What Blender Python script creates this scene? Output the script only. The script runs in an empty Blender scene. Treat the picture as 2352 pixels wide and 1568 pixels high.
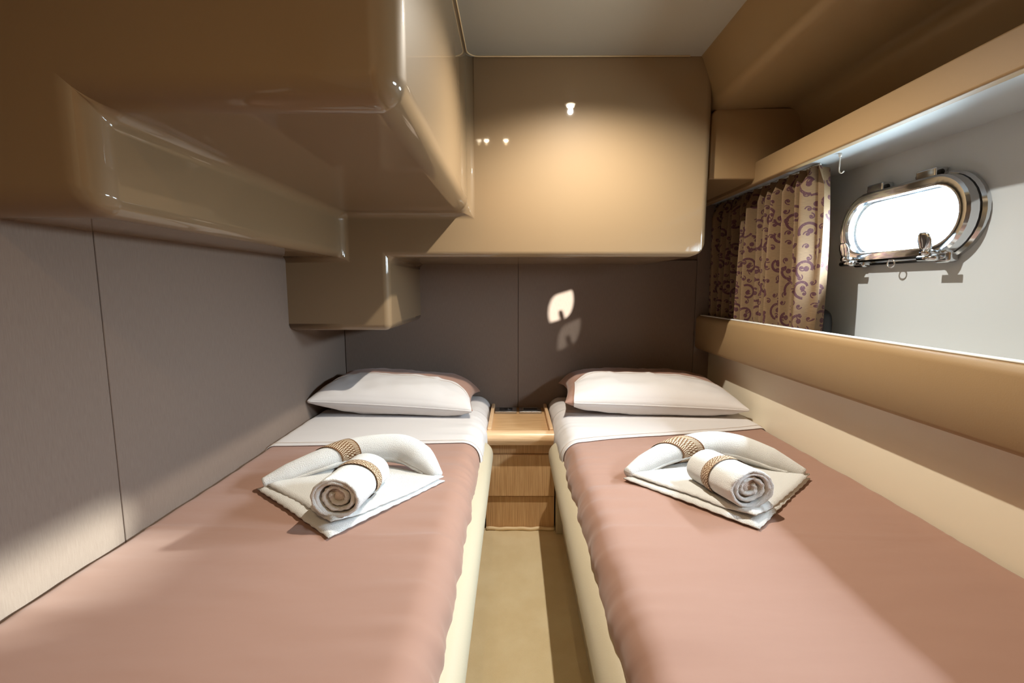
import bpy, bmesh, math, random
from mathutils import Vector, noise

# ------------------------------------------------------------------ camera, world, sun, exposure
scene = bpy.context.scene
COL = scene.collection
H = 1.016                                   # lens height above the cabin sole
cam_d = bpy.data.cameras.new('camera')
cam_d.sensor_width = 36.0
cam_d.lens = 1045.0 / 2352.0 * 36.0
cam_d.clip_start = 0.01
cam = bpy.data.objects.new('camera', cam_d)
COL.objects.link(cam)
cam.location = (0.0, 0.0, H)
cam.rotation_euler = (math.radians(90) - math.atan(124 / 1045.0), 0.0, math.atan(4 / 1045.0))
scene.camera = cam

SUN_DIR = Vector((-0.55, 1.0, -0.168))
WARM = (1.0, 0.94, 0.82)          # halogen over the berths
AMBER = (1.0, 0.72, 0.40)         # dimmer, warmer lamps by the entrance

world = bpy.data.worlds.new('daylight')
scene.world = world
world.use_nodes = True
wn = world.node_tree
# bright sky overhead, dimmer towards the harbour skyline and the water
_tc = wn.nodes.new('ShaderNodeTexCoord'); _sp = wn.nodes.new('ShaderNodeSeparateXYZ')
_mr = wn.nodes.new('ShaderNodeMapRange'); _mr.inputs['From Min'].default_value = 0.0; _mr.inputs['From Max'].default_value = 0.6
_mx = wn.nodes.new('ShaderNodeMix'); _mx.data_type = 'RGBA'
_mx.inputs[6].default_value = (0.17, 0.20, 0.215, 1); _mx.inputs[7].default_value = (1.22, 1.42, 1.66, 1)
wn.links.new(_tc.outputs['Generated'], _sp.inputs[0]); wn.links.new(_sp.outputs['Z'], _mr.inputs['Value'])
wn.links.new(_mr.outputs[0], _mx.inputs['Factor']); wn.links.new(_mx.outputs[2], wn.nodes['Background'].inputs[0])
wn.nodes['Background'].inputs[1].default_value = 225.0

def sun_lamp(name, direction, strength, angle, color):
    d = bpy.data.lights.new(name, 'SUN')
    d.energy = strength; d.angle = math.radians(angle); d.color = color
    o = bpy.data.objects.new(name, d); COL.objects.link(o)
    o.location = (3, -2, 3)
    o.rotation_euler = Vector(direction).to_track_quat('-Z', 'Y').to_euler()
    return o
sun_lamp('sun', SUN_DIR, 28.0, 0.6, (1.0, 0.97, 0.92))
sun_lamp('extra_sun_glare', (-1.92, -0.56, -0.68), 13.0, 2.2, (0.93, 1.0, 0.97))  # extra sun lamp standing in for glare on the left wall
sun_lamp('extra_sun_second_patch', (-0.525, 1.0, -0.252), 2.6, 0.6, (1.0, 0.97, 0.92))   # added sun lamp for the fainter second patch on the headboard
for _y in (1.318, 0.585):                   # sampling portals in the two porthole openings (they emit nothing)
    _d = bpy.data.lights.new('porthole_portal', 'AREA'); _d.shape = 'RECTANGLE'; _d.size = 0.19; _d.size_y = 0.40; _d.cycles.is_portal = True
    _o = bpy.data.objects.new('porthole_portal', _d); COL.objects.link(_o); _o.location = (1.162, _y, 1.197); _o.rotation_euler = (0, math.radians(90), 0)

scene.view_settings.view_transform = 'Standard'
scene.view_settings.look = 'None'
scene.view_settings.gamma = 1.0
scene.view_settings.use_curve_mapping = False
scene.view_settings.exposure = 0.0
cy = scene.cycles
cy.use_denoising = True
cy.max_bounces = 10
cy.diffuse_bounces = 6
cy.glossy_bounces = 5
cy.transparent_max_bounces = 16
cy.sample_clamp_indirect = 6.0
cy.caustics_reflective = False
cy.caustics_refractive = False

# ------------------------------------------------------------------ materials
def lin(r, g, b):
    f = lambda c: ((c / 255.0 + 0.055) / 1.055) ** 2.4 if c > 10 else c / 255.0 / 12.92
    return (f(r), f(g), f(b), 1)

MATS = {}
def mat(name, col, rough=0.5, metal=0.0, spec=0.5, coat=0.0, bump=None, var=None, sheen=0.0, emit=None):
    m = bpy.data.materials.new(name); m.use_nodes = True
    nt = m.node_tree; b = nt.nodes['Principled BSDF']
    b.inputs['Base Color'].default_value = col
    b.inputs['Roughness'].default_value = rough
    b.inputs['Metallic'].default_value = metal
    b.inputs['Specular IOR Level'].default_value = spec
    b.inputs['Coat Weight'].default_value = coat
    b.inputs['Coat Roughness'].default_value = 0.035
    b.inputs['Sheen Weight'].default_value = sheen
    if emit:
        b.inputs['Emission Color'].default_value = (*emit[:3], 1)
        b.inputs['Emission Strength'].default_value = emit[3]
    tc = nt.nodes.new('ShaderNodeTexCoord')
    if bump:                                  # (scale xyz, strength, distance, detail)
        mp = nt.nodes.new('ShaderNodeMapping'); mp.inputs['Scale'].default_value = bump[0]
        nz = nt.nodes.new('ShaderNodeTexNoise'); nz.inputs['Scale'].default_value = 1.0
        nz.inputs['Detail'].default_value = bump[3]
        bp = nt.nodes.new('ShaderNodeBump'); bp.inputs['Strength'].default_value = bump[1]
        bp.inputs['Distance'].default_value = bump[2]
        nt.links.new(tc.outputs['Object'], mp.inputs[0]); nt.links.new(mp.outputs[0], nz.inputs['Vector'])
        nt.links.new(nz.outputs['Fac'], bp.inputs['Height']); nt.links.new(bp.outputs[0], b.inputs['Normal'])
    if var:                                   # (scale xyz, second colour, contrast lo, hi)
        mp = nt.nodes.new('ShaderNodeMapping'); mp.inputs['Scale'].default_value = var[0]
        nz = nt.nodes.new('ShaderNodeTexNoise'); nz.inputs['Scale'].default_value = 1.0
        nz.inputs['Detail'].default_value = 4.0
        rp = nt.nodes.new('ShaderNodeMapRange')
        rp.inputs['From Min'].default_value = var[2]; rp.inputs['From Max'].default_value = var[3]
        mx = nt.nodes.new('ShaderNodeMix'); mx.data_type = 'RGBA'
        mx.inputs[6].default_value = col; mx.inputs[7].default_value = var[1]
        nt.links.new(tc.outputs['Object'], mp.inputs[0]); nt.links.new(mp.outputs[0], nz.inputs['Vector'])
        nt.links.new(nz.outputs['Fac'], rp.inputs['Value']); nt.links.new(rp.outputs[0], mx.inputs['Factor'])
        nt.links.new(mx.outputs[2], b.inputs['Base Color'])
    MATS[name] = m
    return m

M_gel = mat('cream_gelcoat', lin(130, 109, 83), 0.5, spec=0.15, coat=0.8)
M_panel_cream = mat('cream_panel', lin(224, 212, 188), 0.32, spec=0.4)
M_ceiling = mat('ceiling_vinyl', lin(156, 153, 142), 0.6, bump=((400, 400, 400), 0.15, 0.001, 2))
M_wallfab = mat('grey_wall_fabric', lin(124, 108, 97), 0.85, spec=0.2,
                bump=((900, 900, 300), 0.2, 0.001, 2), var=((700, 700, 40), lin(118, 102, 91), 0.35, 0.65))
M_tan = mat('tan_vinyl', lin(146, 119, 84), 0.55, spec=0.35, bump=((300, 300, 300), 0.12, 0.001, 2))
M_tan_top = mat('white_deck_and_lit_edge', lin(225, 224, 220), 0.35)  # laminate deck, and the strip painted as the pad's daylit edge
M_soffit = mat('soffit_gelcoat', lin(138, 115, 82), 0.3, spec=0.45)
M_hull = mat('hull_liner', lin(192, 199, 205), 0.42, spec=0.4)
M_carpet = mat('beige_carpet', lin(210, 190, 152), 0.95, spec=0.1,
               bump=((700, 700, 700), 0.6, 0.003, 2), var=((9, 9, 9), lin(216, 198, 162), 0.4, 0.65))
M_leather = mat('cream_leather', lin(184, 172, 147), 0.42, spec=0.4, bump=((260, 260, 260), 0.12, 0.0015, 3))
M_brown = mat('rose_brown_cotton', lin(152, 117, 101), 0.75, spec=0.25, sheen=0.15,
              bump=((8, 20, 8), 0.20, 0.008, 2))
M_white = mat('white_cotton', lin(205, 199, 196), 0.8, spec=0.2, sheen=0.1, bump=((14, 14, 14), 0.12, 0.006, 3))
M_stitch = mat('beige_stitching', lin(196, 178, 162), 0.8)
M_terry = mat('white_terry', lin(224, 223, 219), 0.95, spec=0.1, sheen=0.3, bump=((620, 620, 620), 0.8, 0.004, 2))
M_terry_in = mat('terry_cut_edge', lin(222, 208, 198), 0.95, spec=0.1, bump=((420, 420, 420), 0.8, 0.004, 2))
M_chrome = mat('polished_steel', lin(205, 208, 212), 0.12, metal=1.0)
M_rubber = mat('black_rubber', lin(24, 24, 27), 0.5)
M_alu = mat('brushed_aluminium', lin(176, 174, 172), 0.32, metal=1.0)
M_blackplastic = mat('black_plastic', lin(22, 22, 26), 0.35)
M_trimline = mat('cream_piping', lin(214, 190, 150), 0.5)
M_door = mat('cabin_door_wood', lin(186, 138, 90), 0.4, var=((40, 40, 4), lin(160, 112, 70), 0.4, 0.6))
M_bulb = mat('halogen_bulb', (1, 1, 1, 1), 0.4, emit=(1.0, 0.85, 0.62, 120.0))
M_whiteplastic = mat('white_plastic', lin(228, 226, 220), 0.4)

def wood(name, grain):
    m = bpy.data.materials.new(name); m.use_nodes = True
    nt = m.node_tree; b = nt.nodes['Principled BSDF']
    tc = nt.nodes.new('ShaderNodeTexCoord'); mp = nt.nodes.new('ShaderNodeMapping')
    mp.inputs['Scale'].default_value = grain
    nz = nt.nodes.new('ShaderNodeTexNoise'); nz.inputs['Scale'].default_value = 1.0; nz.inputs['Detail'].default_value = 5.0
    cr = nt.nodes.new('ShaderNodeValToRGB')
    cr.color_ramp.elements[0].position = 0.36; cr.color_ramp.elements[0].color = lin(178, 138, 94)
    cr.color_ramp.elements[1].position = 0.62; cr.color_ramp.elements[1].color = lin(206, 168, 124)
    nt.links.new(tc.outputs['Object'], mp.inputs[0]); nt.links.new(mp.outputs[0], nz.inputs['Vector'])
    nt.links.new(nz.outputs['Fac'], cr.inputs[0]); nt.links.new(cr.outputs[0], b.inputs['Base Color'])
    bp = nt.nodes.new('ShaderNodeBump'); bp.inputs['Strength'].default_value = 0.15; bp.inputs['Distance'].default_value = 0.001
    nt.links.new(nz.outputs['Fac'], bp.inputs['Height']); nt.links.new(bp.outputs[0], b.inputs['Normal'])
    b.inputs['Roughness'].default_value = 0.42
    return m
M_oak_h = wood('oak_grain_across', (8, 260, 260))
M_oak_v = wood('oak_grain_upright', (520, 60, 9))
M_oak_edge = mat('oak_solid_edge', lin(222, 186, 146), 0.36, var=((10, 300, 300), lin(210, 172, 130), 0.4, 0.6))

def band_material():
    m = bpy.data.materials.new('woven_brown_band'); m.use_nodes = True
    nt = m.node_tree; b = nt.nodes['Principled BSDF']; b.inputs['Roughness'].default_value = 0.8
    uv = nt.nodes.new('ShaderNodeUVMap'); uv.uv_map = 'UVMap'
    sep = nt.nodes.new('ShaderNodeSeparateXYZ'); nt.links.new(uv.outputs[0], sep.inputs[0])
    def math_(op, a, b_=None):
        n = nt.nodes.new('ShaderNodeMath'); n.operation = op
        for i, v in enumerate((a, b_)):
            if v is None: continue
            if isinstance(v, (int, float)): n.inputs[i].default_value = v
            else: nt.links.new(v, n.inputs[i])
        return n.outputs[0]
    # chevrons: stripes of u folded about v = 0.5, with a small checker in the middle
    fold = math_('ABSOLUTE', math_('SUBTRACT', sep.outputs['Y'], 0.5))
    chev = math_('SINE', math_('MULTIPLY', math_('ADD', sep.outputs['X'], math_('MULTIPLY', fold, 0.022)), 1500.0))
    dots = math_('MULTIPLY', math_('SINE', math_('MULTIPLY', sep.outputs['X'], 1050.0)), math_('SINE', math_('MULTIPLY', sep.outputs['Y'], 26.0)))
    mid = math_('LESS_THAN', fold, 0.24)
    pat = math_('ADD', math_('MULTIPLY', mid, dots), math_('MULTIPLY', math_('SUBTRACT', 1.0, mid), chev))
    edge = math_('LESS_THAN', fold, 0.44)
    fac = math_('MULTIPLY', math_('GREATER_THAN', pat, 0.1), edge)
    mx = nt.nodes.new('ShaderNodeMix'); mx.data_type = 'RGBA'
    mx.inputs[6].default_value = lin(104, 66, 30); mx.inputs[7].default_value = lin(206, 190, 164)
    nt.links.new(fac, mx.inputs['Factor']); nt.links.new(mx.outputs[2], b.inputs['Base Color'])
    return m
M_band = band_material()

def curtain_material():
    m = bpy.data.materials.new('scroll_pattern_curtain'); m.use_nodes = True
    nt = m.node_tree; b = nt.nodes['Principled BSDF']; b.inputs['Roughness'].default_value = 0.75
    uv = nt.nodes.new('ShaderNodeUVMap'); uv.uv_map = 'UVMap'
    L = nt.links
    def M(op, a, b_=None, c=None):
        n = nt.nodes.new('ShaderNodeMath'); n.operation = op
        for i, v in enumerate((a, b_, c)):
            if v is None: continue
            if isinstance(v, (int, float)): n.inputs[i].default_value = v
            else: L.new(v, n.inputs[i])
        return n.outputs[0]
    def motif(scale, offs, r0, w, arc, dot):
        mp = nt.nodes.new('ShaderNodeMapping'); mp.inputs['Scale'].default_value = (scale, scale, 1); mp.inputs['Location'].default_value = offs
        L.new(uv.outputs[0], mp.inputs[0])
        vo = nt.nodes.new('ShaderNodeTexVoronoi'); vo.voronoi_dimensions = '2D'; vo.inputs['Scale'].default_value = 1.0
        vo.inputs['Randomness'].default_value = 0.6
        L.new(mp.outputs[0], vo.inputs['Vector'])
        d = vo.outputs['Distance']
        dv = nt.nodes.new('ShaderNodeVectorMath'); dv.operation = 'SUBTRACT'
        L.new(mp.outputs[0], dv.inputs[0]); L.new(vo.outputs['Position'], dv.inputs[1])
        sp = nt.nodes.new('ShaderNodeSeparateXYZ'); L.new(dv.outputs[0], sp.inputs[0])
        cs = nt.nodes.new('ShaderNodeSeparateColor'); L.new(vo.outputs['Color'], cs.inputs[0])
        turn = M('MULTIPLY', cs.outputs[0], 6.283)
        ang0 = M('ADD', M('ARCTAN2', sp.outputs['Y'], sp.outputs['X']), turn)
        ang = M('SUBTRACT', M('FLOORED_MODULO', ang0, 6.283), 3.1416)
        rr = M('ADD', d, M('MULTIPLY', ang, arc))           # spiral
        ring = M('LESS_THAN', M('ABSOLUTE', M('SUBTRACT', rr, r0)), w)
        gap = M('GREATER_THAN', M('SINE', M('ADD', M('MULTIPLY', ang, 1.0), 0.8)), -0.55)
        dt = M('LESS_THAN', d, dot)
        return M('MAXIMUM', M('MULTIPLY', ring, gap), dt)
    a = motif(12.0, (0, 0, 0), 0.32, 0.05, 0.045, 0.10)
    c = motif(26.0, (0.37, 0.61, 0), 0.22, 0.05, 0.05, 0.13)
    dn = nt.nodes.new('ShaderNodeTexNoise'); dn.inputs['Scale'].default_value = 260.0; L.new(uv.outputs[0], dn.inputs['Vector'])
    fac = M('MULTIPLY', M('MAXIMUM', a, c), M('GREATER_THAN', dn.outputs['Fac'], 0.34))
    wv = nt.nodes.new('ShaderNodeMapping'); wv.inputs['Scale'].default_value = (60, 900, 1); L.new(uv.outputs[0], wv.inputs[0])
    wn_ = nt.nodes.new('ShaderNodeTexNoise'); wn_.inputs['Scale'].default_value = 1.0; L.new(wv.outputs[0], wn_.inputs['Vector'])
    base = nt.nodes.new('ShaderNodeMix'); base.data_type = 'RGBA'
    base.inputs[6].default_value = lin(88, 66, 44); base.inputs[7].default_value = lin(126, 100, 68)
    L.new(wn_.outputs['Fac'], base.inputs['Factor'])
    mx = nt.nodes.new('ShaderNodeMix'); mx.data_type = 'RGBA'; mx.inputs[7].default_value = lin(62, 22, 28)
    L.new(base.outputs[2], mx.inputs[6]); L.new(fac, mx.inputs['Factor']); L.new(mx.outputs[2], b.inputs['Base Color'])
    # thin cloth lets some daylight through
    tr = nt.nodes.new('ShaderNodeBsdfTranslucent'); L.new(mx.outputs[2], tr.inputs[0])
    ms = nt.nodes.new('ShaderNodeMixShader'); ms.inputs[0].default_value = 0.04
    out = nt.nodes['Material Output']
    L.new(b.outputs[0], ms.inputs[1]); L.new(tr.outputs[0], ms.inputs[2]); L.new(ms.outputs[0], out.inputs[0])
    return m
M_curtain = curtain_material()

def glass_material():
    m = bpy.data.materials.new('clear_pane'); m.use_nodes = True
    nt = m.node_tree; nt.nodes.clear()
    o = nt.nodes.new('ShaderNodeOutputMaterial'); t = nt.nodes.new('ShaderNodeBsdfTransparent')
    t.inputs[0].default_value = (0.95, 0.98, 0.98, 1)
    g = nt.nodes.new('ShaderNodeBsdfGlossy'); g.inputs['Roughness'].default_value = 0.02
    mx = nt.nodes.new('ShaderNodeMixShader'); mx.inputs[0].default_value = 0.06
    nt.links.new(t.outputs[0], mx.inputs[1]); nt.links.new(g.outputs[0], mx.inputs[2]); nt.links.new(mx.outputs[0], o.inputs[0])
    return m
M_glass = glass_material()

# ------------------------------------------------------------------ helpers
def mesh_obj(name, verts, faces, material, parent=None, smooth=False, uvs=None):
    """One mesh object from world-space points; parented points become local to the parent."""
    off = parent_origin(parent)
    me = bpy.data.meshes.new(name)
    me.from_pydata([(v[0] - off.x, v[1] - off.y, v[2] - off.z) for v in verts], [], faces)
    bm = bmesh.new(); bm.from_mesh(me)
    bmesh.ops.recalc_face_normals(bm, faces=bm.faces); bm.to_mesh(me); bm.free()
    if uvs:
        ul = me.uv_layers.new(name='UVMap')
        for lp in me.loops: ul.data[lp.index].uv = uvs[lp.vertex_index]
    if smooth:
        for p in me.polygons: p.use_smooth = True
    me.materials.append(material)
    o = bpy.data.objects.new(name, me); COL.objects.link(o)
    if parent: o.parent = parent
    return o

def parent_origin(p):
    v = Vector((0, 0, 0))
    while p is not None:
        v += p.location; p = p.parent
    return v

def thing(name, label, category, loc, group=None):
    o = bpy.data.objects.new(name, None); COL.objects.link(o)
    o.empty_display_size = 0.05; o.location = loc
    return tag(o, label, category, group)

def tag(o, label, category, group=None):
    o['label'] = label; o['category'] = category
    if group: o['group'] = group
    return o

def struct(o, label=None):
    o['kind'] = 'structure'
    if label: o['label'] = label
    return o

def bevel(o, width, seg=3, angle=35):
    m = o.modifiers.new('bevel', 'BEVEL'); m.width = width; m.segments = seg
    m.limit_method = 'ANGLE'; m.angle_limit = math.radians(angle)
    m.harden_normals = False
    for p in o.data.polygons: p.use_smooth = True
    try:
        w = o.modifiers.new('wn', 'WEIGHTED_NORMAL'); w.keep_sharp = True
    except Exception: pass
    return o

def box(name, lo, hi, material, parent=None, bev=0.0, seg=3):
    x0, y0, z0 = lo; x1, y1, z1 = hi
    v = [(x0, y0, z0), (x1, y0, z0), (x1, y1, z0), (x0, y1, z0), (x0, y0, z1), (x1, y0, z1), (x1, y1, z1), (x0, y1, z1)]
    f = [(0, 3, 2, 1), (4, 5, 6, 7), (0, 1, 5, 4), (1, 2, 6, 5), (2, 3, 7, 6), (3, 0, 4, 7)]
    o = mesh_obj(name, v, f, material, parent)
    if bev: bevel(o, bev, seg)
    return o

def grid_faces(nr, nc, closed_c=False, base=0):
    fs = []
    for i in range(nr - 1):
        for j in range(nc if closed_c else nc - 1):
            k = (j + 1) % nc
            fs.append((base + i * nc + j, base + i * nc + k, base + (i + 1) * nc + k, base + (i + 1) * nc + j))
    return fs

def prism_y(name, prof, y0, y1, material, parent=None, bev=0.0, seg=4, closed=True, smooth=False):
    """Profile of (x, z) points swept along Y."""
    n = len(prof)
    v = [(x, y0, z) for x, z in prof] + [(x, y1, z) for x, z in prof]
    f = [(i, (i + 1) % n, n + (i + 1) % n, n + i) for i in range(n if closed else n - 1)]
    if closed: f += [tuple(range(n)), tuple(range(2 * n - 1, n - 1, -1))]
    o = mesh_obj(name, v, f, material, parent, smooth)
    if bev: bevel(o, bev, seg)
    return o

def tube(name, pts, radii, material, parent=None, seg=16, cap=True, flat=1.0):
    """Round tube along points (Catmull-Rom resampled by the caller)."""
    n = len(pts); v = []; f = []
    prev = None
    for i in range(n):
        p = Vector(pts[i])
        t = (Vector(pts[min(i + 1, n - 1)]) - Vector(pts[max(i - 1, 0)])).normalized()
        if prev is None:
            up = Vector((0, 0, 1)) if abs(t.z) < 0.9 else Vector((1, 0, 0))
            a = t.cross(up).normalized()
        else:
            a = (prev - t * prev.dot(t)).normalized()
        prev = a; bb = t.cross(a).normalized()
        r = radii[i] if isinstance(radii, (list, tuple)) else radii
        for j in range(seg):
            an = 2 * math.pi * j / seg
            v.append(tuple(p + a * (r * math.cos(an)) + bb * (r * flat * math.sin(an))))
    f = grid_faces(n, seg, True)
    if cap:
        f.append(tuple(range(seg))); f.append(tuple(range((n - 1) * seg, n * seg)))
    return mesh_obj(name, v, f, material, parent, True)

def catmull(pts, per=8):
    P = [Vector(p) for p in pts]; P = [2 * P[0] - P[1]] + P + [2 * P[-1] - P[-2]]
    out = []
    for i in range(1, len(P) - 2):
        for k in range(per):
            t = k / per
            a, b, c, d = P[i - 1:i + 3]
            out.append(0.5 * ((2 * b) + (c - a) * t + (2 * a - 5 * b + 4 * c - d) * t * t + (3 * b - a - 3 * c + d) * t ** 3))
    out.append(P[-2])
    return out

def arc(cx, cz, rx, rz, a0, a1, n):
    return [(cx + rx * math.cos(math.radians(a0 + (a1 - a0) * i / n)), cz + rz * math.sin(math.radians(a0 + (a1 - a0) * i / n))) for i in range(n + 1)]

# ------------------------------------------------------------------ measures (metres)
XL, YB = -0.823, 2.20            # left wall, headboard wall
YE = -0.75                       # entrance wall behind the lens
XB, XP, XH = 0.87, 0.95, 1.115   # bolster face, berth side panel, hull liner
ZC, ZC2 = 1.799, 2.14            # low ceiling over the berths, higher ceiling by the entrance
YL = 1.659                       # face of the overhead locker
ZM = 0.486                       # mattress top

# ------------------------------------------------------------------ the setting
struct(box('floor', (-0.86, YE, -0.04), (1.2, YB + 0.05, 0.0), M_carpet))
wl = struct(box('wall_left', (XL - 0.05, YE, 0.0), (XL - 0.012, YB + 0.03, ZC2), M_wallfab))
for y0, y1 in ((YE, -0.02), (-0.0185, 0.9055), (0.907, YB - 0.001)):
    box('wall_panel', (XL - 0.012, y0, 0.30), (XL, y1, 1.135), M_wallfab, wl, 0.0022, 2)
wb = struct(box('wall_back', (XL - 0.04, YB + 0.012, 0.0), (1.2, YB + 0.05, ZC2), M_wallfab))
for x0, x1 in ((XL + 0.0005, 0.0205), (0.022, 0.874), (0.8755, 1.12)):
    box('headboard_panel', (x0, YB, 0.30), (x1, YB + 0.012, 1.145 if x0 < 0.5 else 1.42), M_wallfab, wb, 0.0022, 2)
wf = struct(box('wall_front', (-0.86, YE - 0.05, 0.0), (1.2, YE, ZC2), M_panel_cream))
door = struct(box('door_1', (-0.28, YE, 0.02), (0.34, YE + 0.03, 1.95), M_door, None, 0.004))
tube('door_handle', catmull([(0.27, YE + 0.03, 0.98), (0.27, YE + 0.075, 0.98), (0.25, YE + 0.08, 0.98), (0.16, YE + 0.08, 0.98)], 5), 0.008, M_chrome, door, 10)

# ceilings: low over the berths, higher near the entrance
struct(box('ceiling', (-0.17, 0.85, ZC), (0.66, YB + 0.03, ZC + 0.04), M_ceiling))
ce = struct(box('ceiling_entrance', (-0.86, YE - 0.05, ZC2), (1.2, 0.90, ZC2 + 0.04), M_ceiling))
ce.name = 'ceiling.001'
struct(box('trim_1', (-0.17, 0.85, ZC + 0.04), (0.66, 0.89, ZC2), M_soffit))
# thin bead where the ceiling panel meets the mouldings, with rounded corners
bead = [(-0.158, 0.86, ZC - 0.002)] + [(-0.158, 1.60, ZC - 0.002)] + \
       [(-0.118 + 0.04 * math.cos(math.radians(a)), 1.612 + 0.04 * math.sin(math.radians(a)), ZC - 0.002) for a in range(180, 85, -15)] + [(0.60, 1.652, ZC - 0.002)]
struct(tube('trim_2', bead, 0.0022, M_trimline, None, 8))

# right side soffit and the open niche above the shelf lip
sof = [(0.640, ZC2), (0.640, ZC)] + [(0.645, ZC - 0.006)]
sof += [(0.693, 1.672)] + arc(0.728, 1.680, 0.036, 0.038, 195, 270, 6) + [(0.93, 1.650)] + arc(0.965, 1.60, 0.055, 0.052, 85, 5, 6) + \
       [(1.050, 1.50), (1.058, 1.414), (1.18, 1.414), (1.18, ZC2)]
soffit = prism_y('trim_3', sof, YE, YB + 0.03, M_soffit)
for p in soffit.data.polygons: p.use_smooth = True
bpy.context.view_layer.objects.active = soffit
m = soffit.modifiers.new('es', 'EDGE_SPLIT'); m.split_angle = math.radians(40)
struct(soffit, 'tan moulded soffit and shelf niche running along the hull side')

# hull liner with two portholes cut through it
def stadium(cy_, cz_, hl, hh, n=14):
    """Stadium outline in the Y-Z plane, half length hl, half height hh."""
    pts = []
    for i in range(n + 1):
        a = math.radians(-90 + 180 * i / n); pts.append((cy_ + hl - hh + hh * math.cos(a), cz_ + hh * math.sin(a)))
    for i in range(n + 1):
        a = math.radians(90 + 180 * i / n); pts.append((cy_ - hl + hh + hh * math.cos(a), cz_ + hh * math.sin(a)))
    return pts

PORTS = ((1.318, 1.197), (0.585, 1.197))
PH_L, PH_H = 0.188, 0.077           # half size of the clear opening
def hull_wall():
    bm = bmesh.new()
    z0, z1 = 0.80, 1.42
    outer = [(YE, z0), (YB + 0.012, z0), (YB + 0.012, z1), (YE, z1)]
    loops = [outer] + [stadium(a, b, PH_L + 0.004, PH_H + 0.004) for a, b in PORTS]
    edges = []
    for lp in loops:
        vs = [bm.verts.new((XH, y, z)) for y, z in lp]
        edges += [bm.edges.new((vs[i], vs[(i + 1) % len(vs)])) for i in range(len(vs))]
    bmesh.ops.triangle_fill(bm, edges=edges, use_beauty=True, use_dissolve=False)
    # drop triangles that filled the openings
    for f in list(bm.faces):
        c = f.calc_center_median()
        for a, b in PORTS:
            dy = max(abs(c.y - a) - (PH_L - PH_H), 0)
            if math.hypot(dy, c.z - b) < PH_H * 0.98:
                bm.faces.remove(f); break
    r = bmesh.ops.extrude_face_region(bm, geom=list(bm.faces))
    bmesh.ops.translate(bm, vec=(0.045, 0, 0), verts=[e for e in r['geom'] if isinstance(e, bmesh.types.BMVert)])
    bmesh.ops.recalc_face_normals(bm, faces=bm.faces)
    me = bpy.data.meshes.new('wall_right'); bm.to_mesh(me); bm.free(); me.materials.append(M_hull)
    o = bpy.data.objects.new('wall_right', me); COL.objects.link(o)
    return o
wr = struct(hull_wall(), 'pale grey hull liner behind the porthole')
struct(box('wall_right_panel', (XP, YE, 0.0), (XP + 0.03, YB + 0.012, 0.7235), M_panel_cream), 'cream side panel beside the berth')
struct(box('wall_right_outer', (XH + 0.055, YE, 0.0), (XH + 0.085, YB + 0.05, 0.80), M_hull))
bpy.data.objects['wall_right_panel'].name = 'wall_right.001'
bpy.data.objects['wall_right_outer'].name = 'wall_right.002'

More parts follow.
